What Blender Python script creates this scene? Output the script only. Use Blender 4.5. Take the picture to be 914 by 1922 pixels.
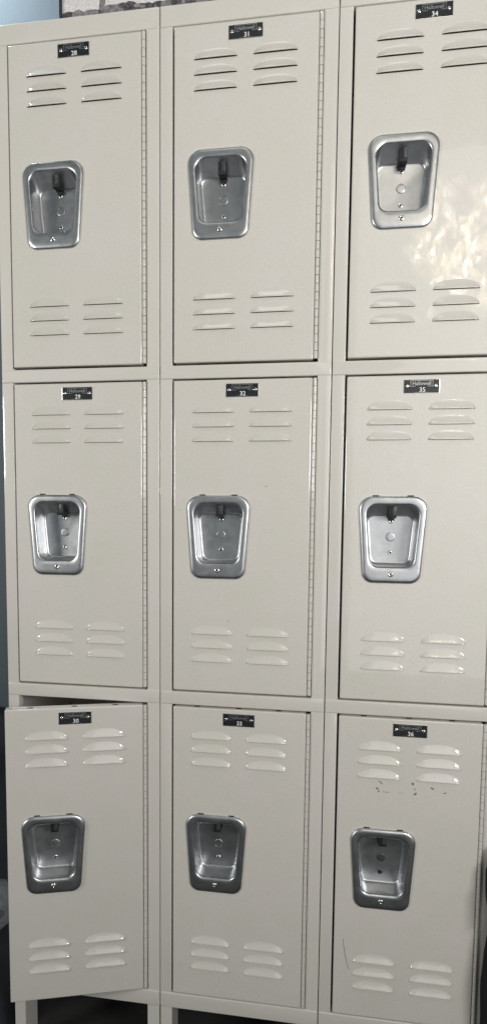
import bpy, bmesh, math, random
from mathutils import Vector, noise
random.seed(4)
for o in list(bpy.data.objects): bpy.data.objects.remove(o)
S = bpy.context.scene
COL = S.collection
ZH = 1.950            # height of the underside of the header above the floor

# ------------------------------------------------------------------ camera
cd = bpy.data.cameras.new('camera'); cam = bpy.data.objects.new('camera', cd); COL.objects.link(cam)
S.camera = cam
cam.location = (0.59722, -1.1947, ZH - 0.81495)
cam.rotation_euler = (1.48321, -0.00637, 0.16538)
cd.sensor_fit = 'VERTICAL'; cd.sensor_height = 36.0; cd.lens = 1250 / 1922 * 36
cd.shift_x = (457 - 394.45) / 1922; cd.shift_y = (1051.76 - 961) / 1922
cd.clip_start = 0.02; cd.clip_end = 50

# ------------------------------------------------------------------ view + world
S.view_settings.view_transform = 'Standard'; S.view_settings.look = 'None'
S.view_settings.exposure = 0.02; S.view_settings.gamma = 1
W = bpy.data.worlds.new('World'); S.world = W; W.use_nodes = True
bg = W.node_tree.nodes['Background']; bg.inputs[0].default_value = (0.80, 0.95, 1.0, 1); bg.inputs[1].default_value = 0.125

# ------------------------------------------------------------------ lamps
def area(name, loc, target, sx, sy, power, color):
    l = bpy.data.lights.new(name, 'AREA'); l.shape = 'RECTANGLE'; l.size = sx; l.size_y = sy
    l.energy = power; l.color = color
    o = bpy.data.objects.new(name, l); COL.objects.link(o); o.location = loc
    d = Vector(target) - Vector(loc); o.rotation_euler = d.to_track_quat('-Z', 'Y').to_euler()
    return o, l
# the room's main light, right of the photographer and tipped upwards, and an added fill that brightens the left doors
area('room_lamp', (1.98, -1.65, ZH - 0.48), (-0.1, 0, ZH + 0.45), 0.7, 0.6, 34.5, (1.0, 0.985, 0.95))
area('left_fill_lamp', (-1.8, -1.85, ZH - 0.5), (0.6, 0, ZH + 0.6), 0.7, 0.6, 35.5, (1.0, 0.985, 0.94))
# added overhead fill that lifts the louver hoods
area('overhead_fill_lamp', (0.45, -1.15, ZH + 1.30), (0.5, 0, ZH - 0.9), 1.0, 0.4, 3.5, (1.0, 0.99, 0.92))
# soft daylight from the right behind the photographer
area('window_daylight', (1.14, -2.2, ZH - 0.42), (1.05, 0, ZH - 0.42), 0.80, 2.5, 7.4, (1.0, 0.985, 0.97))
# the brightest panes, with noise in the emission to mottle their glare
o, l = area('window_sunlit_panes', (1.34, -2.05, ZH + 0.36), (1.20, 0, ZH + 0.36), 0.80, 0.76, 24.0, (1, 1, 1))
l.use_nodes = True; nt = l.node_tree; em = nt.nodes['Emission']
ge = nt.nodes.new('ShaderNodeNewGeometry')
mp = nt.nodes.new('ShaderNodeMapping'); mp.inputs['Scale'].default_value = (20, 7, 1); mp.inputs['Rotation'].default_value = (0, 0, .7)
n1 = nt.nodes.new('ShaderNodeTexNoise'); n1.inputs['Scale'].default_value = 1.0; n1.inputs['Detail'].default_value = 7
n1.inputs['Roughness'].default_value = .62; n1.inputs['Distortion'].default_value = 2.2
cr = nt.nodes.new('ShaderNodeValToRGB')
cr.color_ramp.elements[0].position = .45; cr.color_ramp.elements[0].color = (.0, .0, .0, 1)
cr.color_ramp.elements[1].position = .68; cr.color_ramp.elements[1].color = (3.4, 3.3, 3.1, 1)
e = cr.color_ramp.elements.new(.57); e.color = (.75, .6, .36, 1)
nt.links.new(ge.outputs['Parametric'], mp.inputs[0]); nt.links.new(mp.outputs[0], n1.inputs['Vector'])
nt.links.new(n1.outputs['Fac'], cr.inputs[0]); nt.links.new(cr.outputs[0], em.inputs['Color'])
vd = nt.nodes.new('ShaderNodeVectorMath'); vd.operation = 'DISTANCE'; vd.inputs[1].default_value = (.42, .5, 0)
wv = nt.nodes.new('ShaderNodeTexNoise'); wv.inputs['Scale'].default_value = 4.5; wv.inputs['Detail'].default_value = 3
md = nt.nodes.new('ShaderNodeMath'); md.operation = 'MULTIPLY_ADD'; md.inputs[1].default_value = 1.3
mr = nt.nodes.new('ShaderNodeMapRange'); mr.interpolation_type = 'SMOOTHSTEP'
for k_, v_ in (('From Min', 1.12), ('From Max', .78), ('To Min', 0.0), ('To Max', 1.0)): mr.inputs[k_].default_value = v_
nt.links.new(ge.outputs['Parametric'], vd.inputs[0]); nt.links.new(ge.outputs['Parametric'], wv.inputs['Vector'])
nt.links.new(wv.outputs['Fac'], md.inputs[0]); nt.links.new(vd.outputs['Value'], md.inputs[2])
nt.links.new(md.outputs[0], mr.inputs['Value']); nt.links.new(mr.outputs[0], em.inputs['Strength'])
# added unseen lamp high on the left that washes the wall over the lockers
area('wall_wash_lamp', (-0.35, 0.06, ZH + 0.55), (-0.22, 0.33, ZH + 0.22), 0.30, 0.06, 6.5, (.78, .92, 1.0))

# ------------------------------------------------------------------ materials
def mat(name, color, rough=.5, metal=0., spec=.5):
    m = bpy.data.materials.new(name); m.use_nodes = True
    b = m.node_tree.nodes['Principled BSDF']
    b.inputs['Base Color'].default_value = (*color, 1); b.inputs['Roughness'].default_value = rough
    b.inputs['Metallic'].default_value = metal; b.inputs['Specular IOR Level'].default_value = spec
    return m, m.node_tree, b
def N(nt, t, **kw):
    n = nt.nodes.new(t)
    for k, v in kw.items():
        if k in n.inputs: n.inputs[k].default_value = v
        else: setattr(n, k, v)
    return n

def paint_material(name, color):
    m, nt, b = mat(name, color, .36)
    L = nt.links.new
    g = N(nt, 'ShaderNodeNewGeometry')
    # slight drift of hue in the powder coat and sparse rubbed grime
    a = N(nt, 'ShaderNodeTexNoise', Scale=9.0, Detail=4.0, Roughness=.6); L(g.outputs['Position'], a.inputs['Vector'])
    r = N(nt, 'ShaderNodeValToRGB'); r.color_ramp.elements[0].position = .32; r.color_ramp.elements[1].position = .68
    c = Vector(color)
    r.color_ramp.elements[0].color = (c.x * .975, c.y * .985, c.z * .965, 1); r.color_ramp.elements[1].color = (c.x * 1.02, c.y * 1.01, c.z * 1.03, 1)
    L(a.outputs['Fac'], r.inputs[0])
    f = N(nt, 'ShaderNodeTexNoise', Scale=950.0, Detail=2.0, Roughness=.7); L(g.outputs['Position'], f.inputs['Vector'])
    fr = N(nt, 'ShaderNodeMapRange'); fr.inputs['To Min'].default_value = .90; fr.inputs['To Max'].default_value = 1.10
    fr.inputs['From Min'].default_value = .3; fr.inputs['From Max'].default_value = .7
    L(f.outputs['Fac'], fr.inputs['Value'])
    mx = N(nt, 'ShaderNodeMix', data_type='RGBA', blend_type='MULTIPLY'); mx.inputs[0].default_value = 1
    L(r.outputs[0], mx.inputs[6]); L(fr.outputs[0], mx.inputs[7]); L(mx.outputs[2], b.inputs['Base Color'])
    # roughness drift
    rn = N(nt, 'ShaderNodeTexNoise', Scale=14.0, Detail=3.0); L(g.outputs['Position'], rn.inputs['Vector'])
    rr = N(nt, 'ShaderNodeMapRange'); rr.inputs['To Min'].default_value = .42; rr.inputs['To Max'].default_value = .54
    L(rn.outputs['Fac'], rr.inputs['Value']); L(rr.outputs[0], b.inputs['Roughness'])
    # orange peel and pressed-sheet waviness
    o1 = N(nt, 'ShaderNodeTexNoise', Scale=420.0, Detail=2.0); L(g.outputs['Position'], o1.inputs['Vector'])
    o2 = N(nt, 'ShaderNodeTexNoise', Scale=22.0, Detail=3.0, Roughness=.55); L(g.outputs['Position'], o2.inputs['Vector'])
    b1 = N(nt, 'ShaderNodeBump', Strength=.2, Distance=.0002); L(o1.outputs['Fac'], b1.inputs['Height'])
    b2 = N(nt, 'ShaderNodeBump', Strength=.5, Distance=.0012); L(o2.outputs['Fac'], b2.inputs['Height'])
    L(b1.outputs[0], b2.inputs['Normal']); L(b2.outputs[0], b.inputs['Normal'])
    b.inputs['Coat Weight'].default_value = 1.0; b.inputs['Coat Roughness'].default_value = .035
    o3 = N(nt, 'ShaderNodeTexNoise', Scale=70.0, Detail=2.0); L(g.outputs['Position'], o3.inputs['Vector'])
    b3 = N(nt, 'ShaderNodeBump', Strength=.12, Distance=.0003); L(o3.outputs['Fac'], b3.inputs['Height']); L(b3.outputs[0], b.inputs['Coat Normal'])
    return m
PAINT = paint_material('beige_enamel', (.61, .583, .54))
PAINT2 = paint_material('beige_enamel_frame', (.615, .588, .545))

def steel_material():
    m, nt, b = mat('brushed_steel', (.62, .63, .645), .28, 1.0)
    L = nt.links.new
    g = N(nt, 'ShaderNodeNewGeometry')
    mpn = N(nt, 'ShaderNodeMapping'); mpn.inputs['Scale'].default_value = (60, 60, 900); L(g.outputs['Position'], mpn.inputs[0])
    s = N(nt, 'ShaderNodeTexNoise', Scale=1.0, Detail=3.0); L(mpn.outputs[0], s.inputs['Vector'])
    s2 = N(nt, 'ShaderNodeTexNoise', Scale=55.0, Detail=4.0, Roughness=.65); L(g.outputs['Position'], s2.inputs['Vector'])
    ad = N(nt, 'ShaderNodeMath', operation='MULTIPLY'); L(s.outputs['Fac'], ad.inputs[0]); L(s2.outputs['Fac'], ad.inputs[1])
    rr = N(nt, 'ShaderNodeMapRange'); rr.inputs['From Min'].default_value = .1; rr.inputs['From Max'].default_value = .42
    rr.inputs['To Min'].default_value = .33; rr.inputs['To Max'].default_value = .40
    L(ad.outputs[0], rr.inputs['Value']); L(rr.outputs[0], b.inputs['Roughness'])
    cr = N(nt, 'ShaderNodeValToRGB'); cr.color_ramp.elements[0].color = (.50, .51, .525, 1); cr.color_ramp.elements[1].color = (.585, .595, .61, 1)
    cr.color_ramp.elements[0].position = .35; cr.color_ramp.elements[1].position = .65
    L(s2.outputs['Fac'], cr.inputs[0]); L(cr.outputs[0], b.inputs['Base Color'])
    return m
STEEL = steel_material()
def noisy(name, color, rough, metal=0., scale=60., amt=.15, bump=.2, bd=.0005, spec=.5):
    m, nt, b = mat(name, color, rough, metal, spec); L = nt.links.new
    g = N(nt, 'ShaderNodeNewGeometry'); n = N(nt, 'ShaderNodeTexNoise', Scale=scale, Detail=4.0); L(g.outputs['Position'], n.inputs['Vector'])
    cr = N(nt, 'ShaderNodeValToRGB'); cr.color_ramp.elements[0].position = .3; cr.color_ramp.elements[1].position = .7
    cr.color_ramp.elements[0].color = tuple(c * (1 - amt) for c in color) + (1,); cr.color_ramp.elements[1].color = tuple(c * (1 + amt) for c in color) + (1,)
    L(n.outputs['Fac'], cr.inputs[0]); L(cr.outputs[0], b.inputs['Base Color'])
    bp = N(nt, 'ShaderNodeBump', Strength=bump, Distance=bd); L(n.outputs['Fac'], bp.inputs['Height']); L(bp.outputs[0], b.inputs['Normal'])
    return m
RIVET = noisy('bright_rivet', (.82, .82, .80), .18, 1.0, 300)
HOLE = noisy('dark_hole', (.012, .012, .012), .8)
PLASTIC = noisy('black_latch', (.010, .010, .011), .6, 0, 200, .3)
PLATE = noisy('black_plate', (.016, .018, .020), .32, 0, 500, .3, .15)
PLATE_EDGE = noisy('aluminium_edge', (.62, .62, .60), .35, 1.0, 200)
LOGO = noisy('engraved_grey', (.42, .42, .42), .30, .8, 300)
DIGIT = noisy('engraved_white', (.78, .78, .76), .45, 0, 300, .1)
WALL = noisy('blue_grey_wall_paint', (.085, .107, .127), .6, 0, 120, .05, .15, .001)
FLOOR = noisy('grey_carpet', (.022, .021, .021), .95, 0, 400, .4, .6, .002)
BAG = noisy('black_fabric', (.012, .012, .014), .85, 0, 700, .4, .5, .0006, .25)
BAGGREY = noisy('grey_fabric', (.13, .125, .115), .8, 0, 500, .3, .4)
NAVY = noisy('navy_cloth', (.009, .011, .017), .8, 0, 300, .35, .5, .001)
CHIP = noisy('bare_metal_chip', (.17, .155, .13), .6, 0, 900, .5)
PRINTW = noisy('print_sky', (.62, .60, .60), .5, 0, 260, .16, .05)
PRINTD = noisy('print_stone', (.07, .065, .07), .5, 0, 160, .75, .05)
PRINTM = noisy('print_mid_stone', (.19, .175, .18), .5, 0, 190, .5, .05)
FRAMEB = noisy('black_frame', (.02, .022, .026), .5)
m, nt, b = mat('clear_plastic', (.55, .57, .58), .3); b.inputs['Alpha'].default_value = .25
g_ = N(nt, 'ShaderNodeTexNoise', Scale=45.0, Detail=3.0); bp_ = N(nt, 'ShaderNodeBump', Strength=.8, Distance=.004)
nt.links.new(g_.outputs['Fac'], bp_.inputs['Height']); nt.links.new(bp_.outputs[0], b.inputs['Normal']); POLY = m

# ------------------------------------------------------------------ mesh helpers (millimetres in, metres out)
def mesh_of(name, bm, mats, smooth=True, angle=35):
    bmesh.ops.recalc_face_normals(bm, faces=bm.faces)
    me = bpy.data.meshes.new(name); 
    for v in bm.verts: v.co *= .001
    bm.to_mesh(me); bm.free()
    for mm in (mats if isinstance(mats, (list, tuple)) else [mats]): me.materials.append(mm)
    if smooth:
        keep = [e.index for e in me.edges if e.use_edge_sharp]
        me.polygons.foreach_set('use_smooth', [True] * len(me.polygons)); me.set_sharp_from_angle(angle=math.radians(angle))
        for k in keep: me.edges[k].use_edge_sharp = True
    return me
def link(name, me, parent=None, loc=(0, 0, 0), rz=0):
    o = bpy.data.objects.new(name, me); COL.objects.link(o); o.parent = parent
    o.location = loc; o.rotation_euler = (0, 0, rz); return o
def round_poly(pts, radii, K=8):
    out = []; n = len(pts)
    for i in range(n):
        P = Vector(pts[i]); A = Vector(pts[i - 1]); B = Vector(pts[(i + 1) % n]); r = radii[i]
        if r <= 0: out += [P.copy()] * (K + 1); continue
        u = (A - P).normalized(); v = (B - P).normalized(); half = u.angle(v) / 2
        c = P + (u + v).normalized() * (r / math.sin(half))
        t1 = P + u * (r / math.tan(half)); t2 = P + v * (r / math.tan(half))
        a1 = (t1 - c); a2 = (t2 - c); ang = a1.angle(a2)
        s = 1 if a1.x * a2.y - a1.y * a2.x > 0 else -1
        for k in range(K + 1):
            t = s * ang * k / K; out.append(c + Vector((a1.x * math.cos(t) - a1.y * math.sin(t), a1.x * math.sin(t) + a1.y * math.cos(t))))
    return out
def ring(bm, pts, y): return [bm.verts.new((p[0], y, p[1])) for p in pts]
def loft(bm, rings, cap_first=False, cap_last=False, mi=0):
    n = len(rings[0])
    for a, b_ in zip(rings, rings[1:]):
        for i in range(n):
            j = (i + 1) % n
            f = bm.faces.new((a[i], a[j], b_[j], b_[i])); f.material_index = mi
    for c, r in ((cap_first, rings[0]), (cap_last, rings[-1])):
        if c: f = bm.faces.new(r); f.material_index = mi
def rr(x0, x1, z0, z1, r, K=5): return round_poly([(x0, z0), (x1, z0), (x1, z1), (x0, z1)], [r] * 4, K)
def box(bm, x0, x1, y0, y1, z0, z1, bev=0, mi=0):
    r = bmesh.ops.create_cube(bm, size=1)
    for v in r['verts']: v.co = Vector(((x0 + x1) / 2 + v.co.x * (x1 - x0), (y0 + y1) / 2 + v.co.y * (y1 - y0), (z0 + z1) / 2 + v.co.z * (z1 - z0)))
    fs = {f for v in r['verts'] for f in v.link_faces}
    for f in fs: f.material_index = mi
    if bev: 
        res = bmesh.ops.bevel(bm, geom=list({e for f in fs for e in f.edges}), offset=bev, segments=2, affect='EDGES', profile=.5)
        for f in res['faces']: f.material_index = mi
def slab(x0, x1, z0, z1, yf, yb, roll, corner, mats, name):
    """front face at yf with a rolled edge, going back to yb"""
    bm = bmesh.new(); R = []
    for y, ins in ((yb, 0), (yf + roll, 0), (yf + roll * .45, roll * .12), (yf + roll * .12, roll * .45), (yf, roll)):
        R.append(ring(bm, rr(x0 + ins, x1 - ins, z0 + ins, z1 - ins, max(corner - ins * .5, .3)), y))
    loft(bm, R, True, True)
    return mesh_of(name, bm, mats)

CW = 304.8; G = .75            # column width, half of the seam between columns
SL, SR = 22.6, 280.6           # inner edges of the stiles
DL, DR = 26.0, 272.2           # door edges
HX, HY = 276.2, -0.8           # hinge axis
YF = -3.6                      # door face
DT = -3.4                      # door top below the opening's top
TIERS = [(0.0, 571.5, 595.3), (595.3, 573.2, 598.3), (1193.6, 577.0, 608.1)]   # top below header, opening, pitch

# ---- louver
LW, LH, LD = 37.4, 15.5, 4.6
def arch(u): return LH * max(0, 1 - abs(u) ** 2.5) ** .55
def louver_mesh():
    bm = bmesh.new(); nu, nv = 36, 9; G_ = []
    us = [-math.cos(math.pi * i / nu) for i in range(nu + 1)]
    for u in us:
        e_ = max(0, 1 - abs(u) ** 7) ** .5; rowv = []
        rowv.append(bm.verts.new((u * LW, -(LD - 1.1) * e_, -.5 * e_)))
        rowv.append(bm.verts.new((u * LW, -(LD - .15) * e_, -.35 * e_)))
        for k in range(nv + 1):
            v = k / nv
            prof = (1 - v) ** 1.35
            rowv.append(bm.verts.new((u * LW, -LD * e_ * prof, .35 * e_ * (1 - v) + arch(u) * v)))
        G_.append(rowv)
    for a, c in zip(G_, G_[1:]):
        for k in range(len(a) - 1): bm.faces.new((a[k], c[k], c[k + 1], a[k + 1]))
    bmesh.ops.remove_doubles(bm, verts=bm.verts, dist=.01)
    bm.normal_update()
    return mesh_of('louver', bm, PAINT, True, 60)
LOUVER = louver_mesh()
LX = [72.2, 174.2]             # louver centres from the door's left edge
LZ = [57.0, 82.4, 108.0, 458.5, 484.0, 509.8]

# ---- recessed handle outline  (cx measured from door left edge)
CX = 82.6
def trap(zt, zb, a, b_, rt, rb, K=9):
    return round_poly([(CX + DL - a, zt), (CX + DL - b_, zb), (CX + DL + b_, zb), (CX + DL + a, zt)], [rt, rb, rb, rt], K)

def door_mesh(H):
    h = H - 3.4 - 3.6; zt = DT; zb = DT - h
    bm = bmesh.new()
    # rolled edges and the deep return flange
    R = []
    for y, ins in ((14.5, 0), (YF + 2.2, 0), (YF + 1.1, .25), (YF + .35, .9), (YF, 2.2)):
        R.append(ring(bm, rr(DL + ins, DR - ins, zb + ins, zt - ins, max(.6, 2.4 - ins * .5), 4), y))
    loft(bm, R)
    inner = ring(bm, rr(DL + 10, DR - 10, zb + 10, zt - 10, 1, 4), 14.5)
    n = len(inner)
    for i in range(n): bm.faces.new((R[0][i], R[0][(i + 1) % n], inner[(i + 1) % n], inner[i]))
    inner2 = ring(bm, rr(DL + 10, DR - 10, zb + 10, zt - 10, 1, 4), 9.0); loft(bm, [inner, inner2])
    # front skin with the openings for the handle and the louvers
    edges = []
    def loop(vs): 
        for i in range(len(vs)):
            e = bm.edges.get((vs[i], vs[(i + 1) % len(vs)])) or bm.edges.new((vs[i], vs[(i + 1) % len(vs)])); edges.append(e)
    loop(R[-1])
    loop(ring(bm, trap(DT - 209, DT - 349, 53, 43, 18, 18), YF))
    sc = (H / 574.0)
    for z in LZ:
        for x in LX:
            pts = [(u * LW, arch(u)) for u in [-math.cos(math.pi * i / 24) for i in range(25)]] + [(LW - 1.2, -.8), (-LW + 1.2, -.8)]
            loop(ring(bm, [(x + DL + p[0], DT - z * sc + p[1]) for p in pts], YF))
    bmesh.ops.remove_doubles(bm, verts=list({v for e in edges for v in e.verts}), dist=.001)
    es = [e for e in bm.edges if len(e.link_faces) < 2 and all(abs(v.co.y - YF) < 1e-4 for v in e.verts)]
    bmesh.ops.triangle_fill(bm, edges=es, use_beauty=True, use_dissolve=False)
    for e in es: e.smooth = False
    # three dark slots punched in the top flange
    for x in (70, 148, 222): 
        box(bm, x - 4.8, x + 4.8, 2.5, 8.0, zt - .5, zt + .15, 0, 1)
    me = mesh_of('door', bm, [PAINT, HOLE], True, 40)
    return me

def cup_mesh(tabs):
    bm = bmesh.new()
    prof = [  # zt, zb, a, b, rt, rb, y
        (-204.6, -356.2, 59.0, 48.6, 23, 19, YF + .3),
        (-204.8, -356.0, 58.8, 48.4, 23, 19, YF - 1.2),
        (-205.4, -355.4, 58.2, 47.8, 22.5, 18.5, YF - 2.6),
        (-206.8, -353.8, 56.8, 46.4, 21.5, 17.5, YF - 3.9),
        (-209.0, -350.0, 54.6, 44.4, 20, 16, YF - 4.5),
        (-211.5, -345.5, 52.0, 42.2, 20, 15, YF - 4.6),
        (-214.0, -336.0, 49.6, 40.2, 20, 16, YF - 4.5),
        (-216.6, -331.0, 47.6, 38.6, 19.5, 17, YF - 4.4),
        (-218.6, -328.8, 46.4, 37.4, 19, 17, YF - 3.7),
        (-219.8, -327.6, 45.7, 36.7, 18.6, 17, YF - 2.4),
        (-220.4, -327.0, 45.2, 36.3, 18.2, 17, YF - .6),
        (-223.0, -326.6, 44.4, 35.8, 16.5, 15.5, 8),
        (-232.0, -325.8, 43.2, 35.0, 14, 13, 22),
        (-235.0, -325.2, 42.6, 34.5, 13, 12, 27),
        (-236.6, -324.2, 41.8, 33.8, 12.4, 11.4, 29.6),
        (-238.6, -322.6, 40.2, 32.4, 11.6, 10.6, 30.8),
        (-240.6, -320.8, 38.4, 30.8, 10.6, 9.6, 31.0)]
    R = [ring(bm, trap(DT + p[0] + 0, DT + p[1], p[2], p[3], p[4], p[5]), p[6]) for p in prof]
    loft(bm, R, False, True)
    for sx in ((-29, 29) if tabs else ()):   # ends of the clip tabs above the flange
        box(bm, DL + CX + sx - 5.5, DL + CX + sx + 5.5, YF - .2, YF + .4, DT - 205.2, DT - 202.9, 0, 1)
    return mesh_of('handle_cup', bm, [STEEL, HOLE], True, 50)

def disc_lathe(prof, nseg=20, mats=None, name='rivet', hole=True):
    """prof: (radius, height towards viewer) list, from outside in; last closed. axis -Y"""
    bm = bmesh.new(); R = []
    for k, (r, h) in enumerate(prof):
        R.append([bm.verts.new((r * math.cos(2 * math.pi * i / nseg), -h, r * math.sin(2 * math.pi * i / nseg))) for i in range(nseg)])
    loft(bm, R, False, not hole)
    if hole: f = bm.faces.new(R[-1]); f.material_index = 1
    return mesh_of(name, bm, mats, True, 50)
RV_BIG = disc_lathe([(4.6, 0), (4.5, .6), (3.9, 1.3), (3.0, 1.7), (2.0, 1.7), (1.5, 1.2), (1.4, .3)], 20, [RIVET, HOLE])
RV = disc_lathe([(4.0, 0), (3.9, .7), (3.3, 1.4), (2.5, 1.6), (1.8, 1.4), (1.5, .4)], 20, [RIVET, HOLE])
RV_SMALL = disc_lathe([(3.1, 0), (3.0, .6), (2.4, 1.2), (1.5, 1.5), (.8, 1.3), (.6, .8)], 16, [RIVET, HOLE])
BUTTON = disc_lathe([(8.6, 0), (8.5, -.5), (8.0, -.5), (7.9, .4), (7.5, .8), (6.5, .9), (3, .95)], 36, [STEEL, HOLE], 'cover_disc', False)
for p in BUTTON.polygons:
    c = p.center
    if 0.0078 < math.hypot(c.x, c.z) < .0083: p.material_index = 1
BUTTON_DARK = BUTTON.copy(); BUTTON_DARK.materials[0] = noisy('dull_grey_metal', (.12, .12, .125), .45, .8)

def latch_mesh():
    bm = bmesh.new(); cx = DL + CX + 1
    box(bm, cx - 7.3, cx + 6.7, 6.5, 31.5, DT - 243, DT - 219, .5)
    box(bm, cx - .8, cx + 5.6, 5.0, 6.8, DT - 238, DT - 219, .5, 1)
    box(bm, cx - 5.2, cx + 5.4, 25.5, 31.5, DT - 247.5, DT - 242, .8)
    return mesh_of('latch', bm, [PLASTIC, noisy('dark_grey_latch', (.07, .075, .08), .35, .3, 200)], True, 35)

def text_mesh(body, size, cx, cz, y, material, bold=0., sx=1., ext=.15, slot=None):
    cu = bpy.data.curves.new('lettering', 'FONT'); cu.body = body; cu.size = size; cu.align_x = 'CENTER'; cu.align_y = 'CENTER'
    cu.offset = bold; cu.extrude = ext; cu.resolution_u = 3
    ob = bpy.data.objects.new('tmp', cu); COL.objects.link(ob)
    me = bpy.data.meshes.new_from_object(ob.evaluated_get(bpy.context.evaluated_depsgraph_get()))
    bpy.data.objects.remove(ob)
    xs = [v.co.x for v in me.vertices]; zs = [v.co.y for v in me.vertices]
    mx = (min(xs) + max(xs)) / 2; mz = (min(zs) + max(zs)) / 2
    for v in me.vertices:
        x, yy, z = v.co; v.co = ((cx + (x - mx) * sx) * .001, (y - z) * .001, (cz + yy - mz) * .001)
    me.materials.clear(); me.materials.append(material); return me

PCX, PZ0, PZ1, PW = DL + 123.6, DT - 7.4, DT - 31.0, 58.6
def plate_mesh():
    bm = bmesh.new(); x0, x1 = PCX - PW / 2, PCX + PW / 2
    a = ring(bm, rr(x0, x1, PZ1, PZ0, .7, 3), YF + .05); b_ = ring(bm, rr(x0, x1, PZ1, PZ0, .7, 3), YF - .7)
    c = ring(bm, rr(x0 + .8, x1 - .8, PZ1 + .8, PZ0 - .8, .5, 3), YF - .85)
    loft(bm, [a, b_, c], mi=1); d = ring(bm, rr(x0 + .8, x1 - .8, PZ1 + .8, PZ0 - .8, .5, 3), YF - .8); loft(bm, [c, d], False, True, 0)
    return mesh_of('number_plate', bm, [PLATE, PLATE_EDGE], False)
def logo_mesh():
    bm = bmesh.new(); y = YF - .8
    x0, x1, z0, z1 = PCX - 18.5, PCX + 18.5, PZ0 - 12.0, PZ0 - 1.9; t = .75
    box(bm, x0, x1, y - .2, y + .1, z1 - t, z1); box(bm, x0, x0 + t, y - .19, y + .1, z0, z1 - t + .01); box(bm, x1 - t, x1, y - .19, y + .1, z0, z1 - t + .01)
    box(bm, x0 + t, x0 + 8, y - .2, y + .1, z0, z0 + t); box(bm, x1 - 8, x1 - t, y - .2, y + .1, z0, z0 + t)
    box(bm, PCX - 11, PCX + 11, y - .18, y + .1, PZ1 + 1.6, PZ1 + 2.0)
    me = mesh_of('f', bm, LOGO, False)
    tm = text_mesh('Hallowell', 8.6, PCX, PZ0 - 6.9, y, LOGO, .14, .95)
    bm = bmesh.new(); bm.from_mesh(me); bm.from_mesh(tm); bm.to_mesh(me); bm.free(); me.name = 'maker_name'; return me
PLATE_M = plate_mesh(); LOGO_M = logo_mesh(); CUP_M = [cup_mesh(False), cup_mesh(True)]; LATCH_M = latch_mesh()

def hinge_mesh(H, knuckle=True):
    """continuous hinge: alternate barrels with fine seams; origin on the axis"""
    bm = bmesh.new(); z = DT - .6; zend = DT - (H - 7) + .6; n = 14; k = 0; step = 14.1; r0 = 3.5
    while z > zend + .5:
        z1 = max(z - step, zend); r = r0 - (.0 if k % 2 else .12); g = .75
        R = []
        for zz, rad in ((z, r - .25), (z - .25, r), (z1 + g + .25, r), (z1 + g, r - .25)):
            R.append([bm.verts.new((rad * math.cos(2 * math.pi * i / n), rad * math.sin(2 * math.pi * i / n), zz)) for i in range(n)])
        loft(bm, R, True, True); z = z1; k += 1
    # pin inside
    R = [[bm.verts.new((2.6 * math.cos(2 * math.pi * i / n), 2.6 * math.sin(2 * math.pi * i / n), zz)) for i in range(n)] for zz in (DT - 1, zend + 1)]
    loft(bm, R, True, True, 1)
    return mesh_of('hinge', bm, [PAINT2, noisy('hinge_pin', (.08, .075, .065), .6)], True, 40)

def left_stile(z0, z1): return slab(G, SL, z1, z0, 0, 18, .9, .6, PAINT2, 'stile')
def right_stile(z0, z1):
    bm = bmesh.new()
    pts = [(SR, 18), (SR, .28), (SR + 9.6, .26), (SR + 11, .18), (SR + 12.5, .05), (SR + 14, 0), (CW - G - 1.0, 0), (CW - G - .3, .25), (CW - G, 1.0), (CW - G, 18)]
    R = [[bm.verts.new((x, y, z)) for x, y in pts] for z in (z0, z1)]
    loft(bm, R, True, True); return mesh_of('stile', bm, PAINT2, True, 50)

def cabinet_mesh(H, pitch, top):
    bm = bmesh.new(); zb = -pitch + 6; zt = -6 if not top else 33
    box(bm, 1.9, 2.8, 8, 300, zb, zt); box(bm, CW - 2.8, CW - 1.9, 8, 300, zb, zt); box(bm, 1.5, CW - 1.5, 300.5, 301.5, zb, zt)
    box(bm, 3, CW - 3, 10, 300, -H - 9, -H - 8)
    if top: box(bm, 1.2, CW - 1.2, 1.5, 302, 33.2, 34.4)
    # return lips of the frame behind the rail
    box(bm, 3, CW - 3, 10, 11, -H - 16, -H - .5)
    return mesh_of('cabinet', bm, PAINT2, False)

def leg_mesh(side, rear):
    bm = bmesh.new(); z0, z1 = -607.5, -(ZH * 1000 - 1193.6)
    if side < 0: a, b_, c = G + .4, SL + 1.0, SL + 1.0
    else: a, b_, c = SR - 1.0, CW - G - .4, SR - 1.0
    y = 285 if rear else .5
    box(bm, a, b_, y, y + 1.6, z1, z0, .4)
    y0, y1 = (y + 1.7, y + 56) if not rear else (y - 50, y - .1)
    box(bm, c - (1.5 if side < 0 else 0), c + (0 if side < 0 else 1.5), y0, y1, z1, z0, .3)
    return mesh_of('leg', bm, PAINT2, False)

TM = []
for i, (zt, H, pitch) in enumerate(TIERS):
    d = dict(door=door_mesh(H), hinge=hinge_mesh(H), sl=left_stile(0, -pitch), sr=right_stile(0, -pitch), cab=cabinet_mesh(H, pitch, i == 0))
    d['rail'] = slab(G, CW - G, -pitch, -H, -1.1, 20, 2.2, 2.6, PAINT2, 'rail')
    if i == 0: d['header'] = slab(G, CW - G, 0, 34.7, -1.2, 22, 2.4, .8, PAINT2, 'header')
    TM.append(d)
LEGS = [leg_mesh(s, r) for s in (-1, 1) for r in (False, True)]

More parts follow.
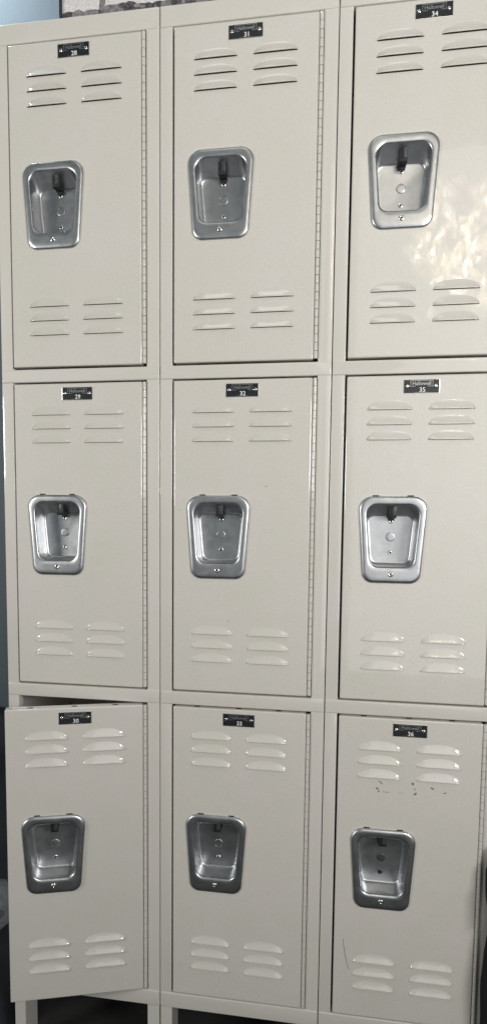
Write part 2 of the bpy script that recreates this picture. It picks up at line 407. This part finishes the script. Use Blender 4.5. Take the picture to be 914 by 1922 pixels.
def flat_marks(polys, y):
    bm = bmesh.new()
    for pl in polys:
        a = [bm.verts.new((p[0], y, p[1])) for p in pl]; b_ = [bm.verts.new((p[0], y + .25, p[1])) for p in pl]; loft(bm, [a, b_], True, True)
    return mesh_of('scuff_marks', bm, CHIP, False)
def blob(cx, cz, w, h, n=9, rot=0.):
    out = []
    for i in range(n):
        a = 2 * math.pi * i / n; k = random.uniform(.45, 1.1); x = w * k * math.cos(a); z = h * k * math.sin(a)
        out.append((cx + x * math.cos(rot) - z * math.sin(rot), cz + x * math.sin(rot) + z * math.cos(rot)))
    return out
def stroke(pts, t):
    up = [(x, z + t) for x, z in pts]; dn = [(x, z - t) for x, z in reversed(pts)]; return up + dn

LABELS = {
 28: 'top left beige locker numbered 28, under the left end of the framed picture',
 29: 'closed beige locker numbered 29, middle of the left column above the open door',
 30: 'bottom left beige locker numbered 30 with its door standing ajar',
 31: 'top middle beige locker numbered 31 with dark steel handle cup',
 32: 'beige locker numbered 32 at the centre of the bank, closed',
 33: 'bottom middle beige locker numbered 33, beside the open door',
 34: 'top right beige locker numbered 34 with bright handle cup and glare on its door',
 35: 'beige locker numbered 35, middle of the right column with shiny handle cup',
 36: 'bottom right beige locker numbered 36 with scuffed chipped paint below its upper vents',
}
for num in range(28, 37):
    c, t = divmod(num - 28, 3)
    zt, H, pitch = TIERS[t]; M = TM[t]
    zbase = ZH * 1000 - zt - pitch if t < 2 else 0.0
    root = bpy.data.objects.new('metal_locker', None); COL.objects.link(root); root.empty_display_size = .05
    root.location = (c * CW * .001, 0, zbase * .001)
    root['label'] = LABELS[num]; root['category'] = 'locker'; root['group'] = 'beige metal lockers in a three by three bank'
    up = ZH - zt * .001 - zbase * .001           # local height of the opening's top
    base = (0, 0, up)
    link('cabinet', M['cab'], root, base); link('stile', M['sl'], root, base); link('stile', M['sr'], root, base); link('rail', M['rail'], root, base)
    if t == 0: link('header', M['header'], root, base)
    if t == 2:
        for lm in LEGS: link('leg', lm, root, base)
    link('hinge', M['hinge'], root, (HX * .001, HY * .001, up))
    # everything on the door turns about the hinge axis
    th = math.radians(18.4) if num == 30 else 0.0
    kx = 1.024 if num == 30 else 1.0
    def hung(name, me, parent=None, off=(0, 0, 0)):
        o = bpy.data.objects.new(name, me); COL.objects.link(o)
        if parent is None:
            o.parent = root
            # place so that mesh coordinates (unhinged) land rotated about (HX,HY)
            h = Vector((HX * .001, HY * .001, 0)); 
            from mathutils import Matrix
            Mx = Matrix.Translation(Vector((0, 0, up)) + h) @ Matrix.Rotation(th, 4, 'Z') @ Matrix.Diagonal((kx, 1, 1, 1)) @ Matrix.Translation(-h)
            o.matrix_local = Mx
        else:
            o.parent = parent; o.location = off
        return o
    door = hung('door', M['door'])
    if num == 30: door['label'] = 'open door'
    sc = H / 574.0
    for z in LZ:
        for x in LX: hung('louver', LOUVER, door, ((x + DL) * .001, YF * .001, (DT - z * sc) * .001))
    cup = hung('handle_cup', CUP_M[t > 0])
    hung('latch', LATCH_M, cup)
    cxm = (DL + CX + .6) * .001; yb = .0309
    def at(me, name, x, z, y): return hung(name, me, cup, (x, y, (DT - z) * .001))
    at(RV, 'rivet', cxm, 251.5 - 3.4 + 1, yb)
    if num == 36:
        at(BUTTON_DARK, 'cover_disc', cxm, 276.6, yb)
        hm = flat_marks([[(-4.5, 4), (4.2, .8), (3.2, -2.2), (-1, -4.5), (-4.2, -3.5)]], -.3); hm.name = 'rivet_hole'; hm.materials[0] = HOLE
        at(hm, 'rivet_hole', cxm, 304.3, yb)
    else:
        at(BUTTON, 'cover_disc', cxm, 276.6, yb)
        at(RV, 'rivet', cxm, 304.3, yb)
    at(RV_BIG, 'rivet', (DL + CX - .9) * .001, 340.0, (YF - 4.55) * .001)
    plate = hung('number_plate', PLATE_M)
    for sx in (-23.2, 23.2): hung('rivet', RV_SMALL, plate, ((PCX + sx) * .001, (YF - .8) * .001, (PZ0 - 11.2) * .001))
    hung('maker_name', LOGO_M, plate)
    hung('number', text_mesh(str(num), 10.6, PCX + 1.3, PZ0 - 17.4, YF - .82, DIGIT, .10, 1.0), plate)
    if num == 36:
        pol = []
        # chips read off the door below the vents (mm from door left / top)
        for x, z, w, h, r in ((76, 118, 4.5, .9, -.7), (70, 129, 2.6, 1.6, .3), (72.5, 134, 1.6, 2.2, 0), (131, 116, 3.0, 2.2, -.8), (136, 134.5, 3.2, 2.2, .2),
                              (135, 126, .8, 2.2, 0), (164, 122, 4.2, 1.3, -.35), (88, 135, 6.5, .45, -.03), (111, 134.5, 3, .5, 0), (186, 129, 3.2, .9, .3), (81, 134.6, 1.4, .6, 0)):
            pol.append(blob(DL + x, DT - z, w * 1.25, h * 1.3, 11, r))
        sm = flat_marks(pol, YF - .12); hung('scuff_marks', sm, door)
        pts = [(16.5, -421), (18, -434), (20.5, -449), (23, -461), (26.5, -475), (29, -480)]
        s = flat_marks([[(DL + x - .5, DT + z) for x, z in pts] + [(DL + x + .5, DT + z) for x, z in reversed(pts)]], YF - .1); s.name = 'scratch'
        hung('scratch', s, door)
    if num == 32: hung('scuff_marks', flat_marks([blob(DL + 168, DT - 188, 2.6, .8, 9, .1), blob(DL + 102, DT - 432, .6, 3.0, 9, .1)], YF - .12), door)

# ------------------------------------------------------------------ room surfaces in view
def struct(name, bm, material):
    me = mesh_of(name, bm, material, False); o = link(name, me); o['kind'] = 'structure'; return o
bm = bmesh.new(); box(bm, -1500, 3000, 330, 350, -10, 3300); struct('wall', bm, WALL)
bm = bmesh.new(); box(bm, -1500, 3000, -3000, 329, -20, 0); struct('floor', bm, FLOOR)

# ------------------------------------------------------------------ framed picture leaning on top of the lockers
pic = bpy.data.objects.new('framed_picture', None); COL.objects.link(pic)
pic.location = (.4265, .014, ZH + .0348)
pic['label'] = 'black framed grey photo print of stones standing on top of the lockers'; pic['category'] = 'picture'
PWD = 620; PHT = 420
bm = bmesh.new(); hw = PWD / 2
for a in ((-hw, -hw + 5, 0, PHT), (hw - 5, hw, 0, PHT)): box(bm, a[0], a[1], 0, 18, a[2], a[3], .5)
for z in (0, PHT - 5): box(bm, -hw + 5, hw - 5, .3, 17.7, z, z + 5, .3)
link('frame', mesh_of('frame', bm, FRAMEB, False), pic)
bm = bmesh.new(); box(bm, -hw + 4, hw - 4, 4, 6, 4, PHT - 4, 0, 0)
random.seed(11)
def pebble(cx, cz, w, h, y, mi):
    n = 14; pts = []
    for i in range(n):
        a = 2 * math.pi * i / n; k = 1 + .22 * noise.noise(Vector((math.cos(a) * 1.7 + cx, math.sin(a) * 1.7, cz)))
        s_ = abs(math.sin(a)) ** .8 * (1 if math.sin(a) > 0 else -1)
        pts.append((max(-hw + 5, min(hw - 5, cx + w * k * math.cos(a))), max(5, cz + h * k * s_)))
    f = bm.faces.new([bm.verts.new((p[0], y, p[1])) for p in pts]); f.material_index = mi
def quad(pts, y, mi):
    f = bm.faces.new([bm.verts.new((p[0], y, p[1])) for p in pts]); f.material_index = mi
y = 3.9
quad([(-hw + 5, 5), (hw - 5, 5), (hw - 5, 14), (-hw + 5, 12)], y, 1); y -= .01
# inclined post and stones along the foot of the print
quad([(-hw + 72, 14), (-hw + 82, 14), (-hw + 98, 110), (-hw + 84, 110)], y, 2); y -= .01
quad([(-hw + 330, 12), (-hw + 342, 12), (-hw + 338, 140), (-hw + 330, 140)], y, 2); y -= .01
x = -hw + 16
for k in range(34):
    w = random.uniform(9, 20); h = random.uniform(6, 13) * (.6 + .5 * min(1, k / 9))
    pebble(x, 11 + h * .35 + random.uniform(0, 3), w, h, y, random.choice((1, 1, 2))); y -= .006
    if random.random() < .5: pebble(x + w * .3, 13 + h * .9, w * .5, h * .5, y, 2 if random.random() < .5 else 1); y -= .006
    x += w * 1.25
    if x > hw - 20: break
for k in range(40):
    pebble(random.uniform(-hw + 20, hw - 20), random.uniform(7, 20), random.uniform(2, 7), random.uniform(1, 3), y, random.choice((1, 2))); y -= .004
me = bpy.data.meshes.new('print'); 
for v in bm.verts: v.co *= .001
bm.to_mesh(me); bm.free()
for mm in (PRINTW, PRINTD, PRINTM): me.materials.append(mm)
link('print', me, pic)

# ------------------------------------------------------------------ soft things at the edges
def lump(name, sections, ny, material, amp=.012, freq=9, seed=0):
    """sections: (z, x_left, x_right, y_front, y_back) from bottom to top -> closed rounded body with folds"""
    bm = bmesh.new(); n = 40; R = []
    dense = []
    for a, b_ in zip(sections, sections[1:]):
        for k in range(ny): t = k / ny; dense.append([a[i] * (1 - t) + b_[i] * t for i in range(5)])
    dense.append(list(sections[-1]))
    for z, x0, x1, y0, y1 in dense:
        r = []
        for i in range(n):
            a = 2 * math.pi * i / n; ca, sa = math.cos(a), math.sin(a)
            sx = abs(ca) ** .7 * (1 if ca > 0 else -1); sy = abs(sa) ** .7 * (1 if sa > 0 else -1)
            p = Vector(((x0 + x1) / 2 + (x1 - x0) / 2 * sx, (y0 + y1) / 2 + (y1 - y0) / 2 * sy, z))
            d = noise.noise(p * freq * Vector((1, 1, .45)).length + Vector((seed, 0, 0))) * amp
            d += amp * .5 * noise.noise(Vector((p.x * freq * 3, p.y * freq * 3, p.z * freq)) + Vector((seed, 3, 0)))
            r.append(bm.verts.new((p + Vector((sx, sy, 0)) * d) * 1000))
        R.append(r)
    loft(bm, R, True, True)
    return mesh_of(name, bm, material, True, 80)
def Z(z): return ZH + z
o = bpy.data.objects.new('black_bag', None); COL.objects.link(o); o.location = (0, 0, 0)
o['label'] = 'black fabric bag at the right edge beside the lowest locker door'; o['category'] = 'bag'
body = lump('body', [(.01, .925, 1.20, -.055, -.008), (Z(-1.80), .892, 1.22, -.05, -.007), (Z(-1.70), .890, 1.22, -.05, -.007), (Z(-1.60), .893, 1.2, -.048, -.007), (Z(-1.55), .899, 1.19, -.045, -.007),
      (Z(-1.50), .894, 1.18, -.042, -.007), (Z(-1.45), .891, 1.17, -.04, -.007), (Z(-1.415), .904, 1.15, -.035, -.008), (Z(-1.37), .95, 1.1, -.03, -.01)], 6, BAG, .004, 9, 3)
link('body', body, o)
fl = lump('grey_panel', [(Z(-1.545), .902, .95, -.050, -.03), (Z(-1.52), .897, .96, -.052, -.03), (Z(-1.485), .897, .96, -.05, -.03), (Z(-1.46), .906, .95, -.046, -.03)], 5, BAGGREY, .003, 20, 5)
link('grey_panel', fl, o)
o = link('plastic_bag', lump('plastic_bag', [(Z(-1.75), -.16, -.10, .04, .10), (Z(-1.73), -.20, -.065, .01, .12), (Z(-1.70), -.21, -.040, .0, .13), (Z(-1.665), -.20, -.036, .0, .13), (Z(-1.64), -.15, -.07, .04, .1)], 6, POLY, .02, 14, 1))
o['label'] = 'crumpled clear plastic bag at the left edge behind the open locker door'; o['category'] = 'plastic bag'
o = link('cloth_pile', lump('cloth_pile', [(.004, -.34, .0, .0, .31), (.06, -.33, -.01, .02, .31), (.2, -.32, -.02, .08, .31), (.34, -.31, -.03, .16, .31), (.54, -.29, -.06, .2, .31), (.63, -.25, -.12, .22, .30)], 6, NAVY, .025, 8, 7))
o['label'] = 'dark navy clothes heaped on the floor left of the lockers'; o['category'] = 'cloth'
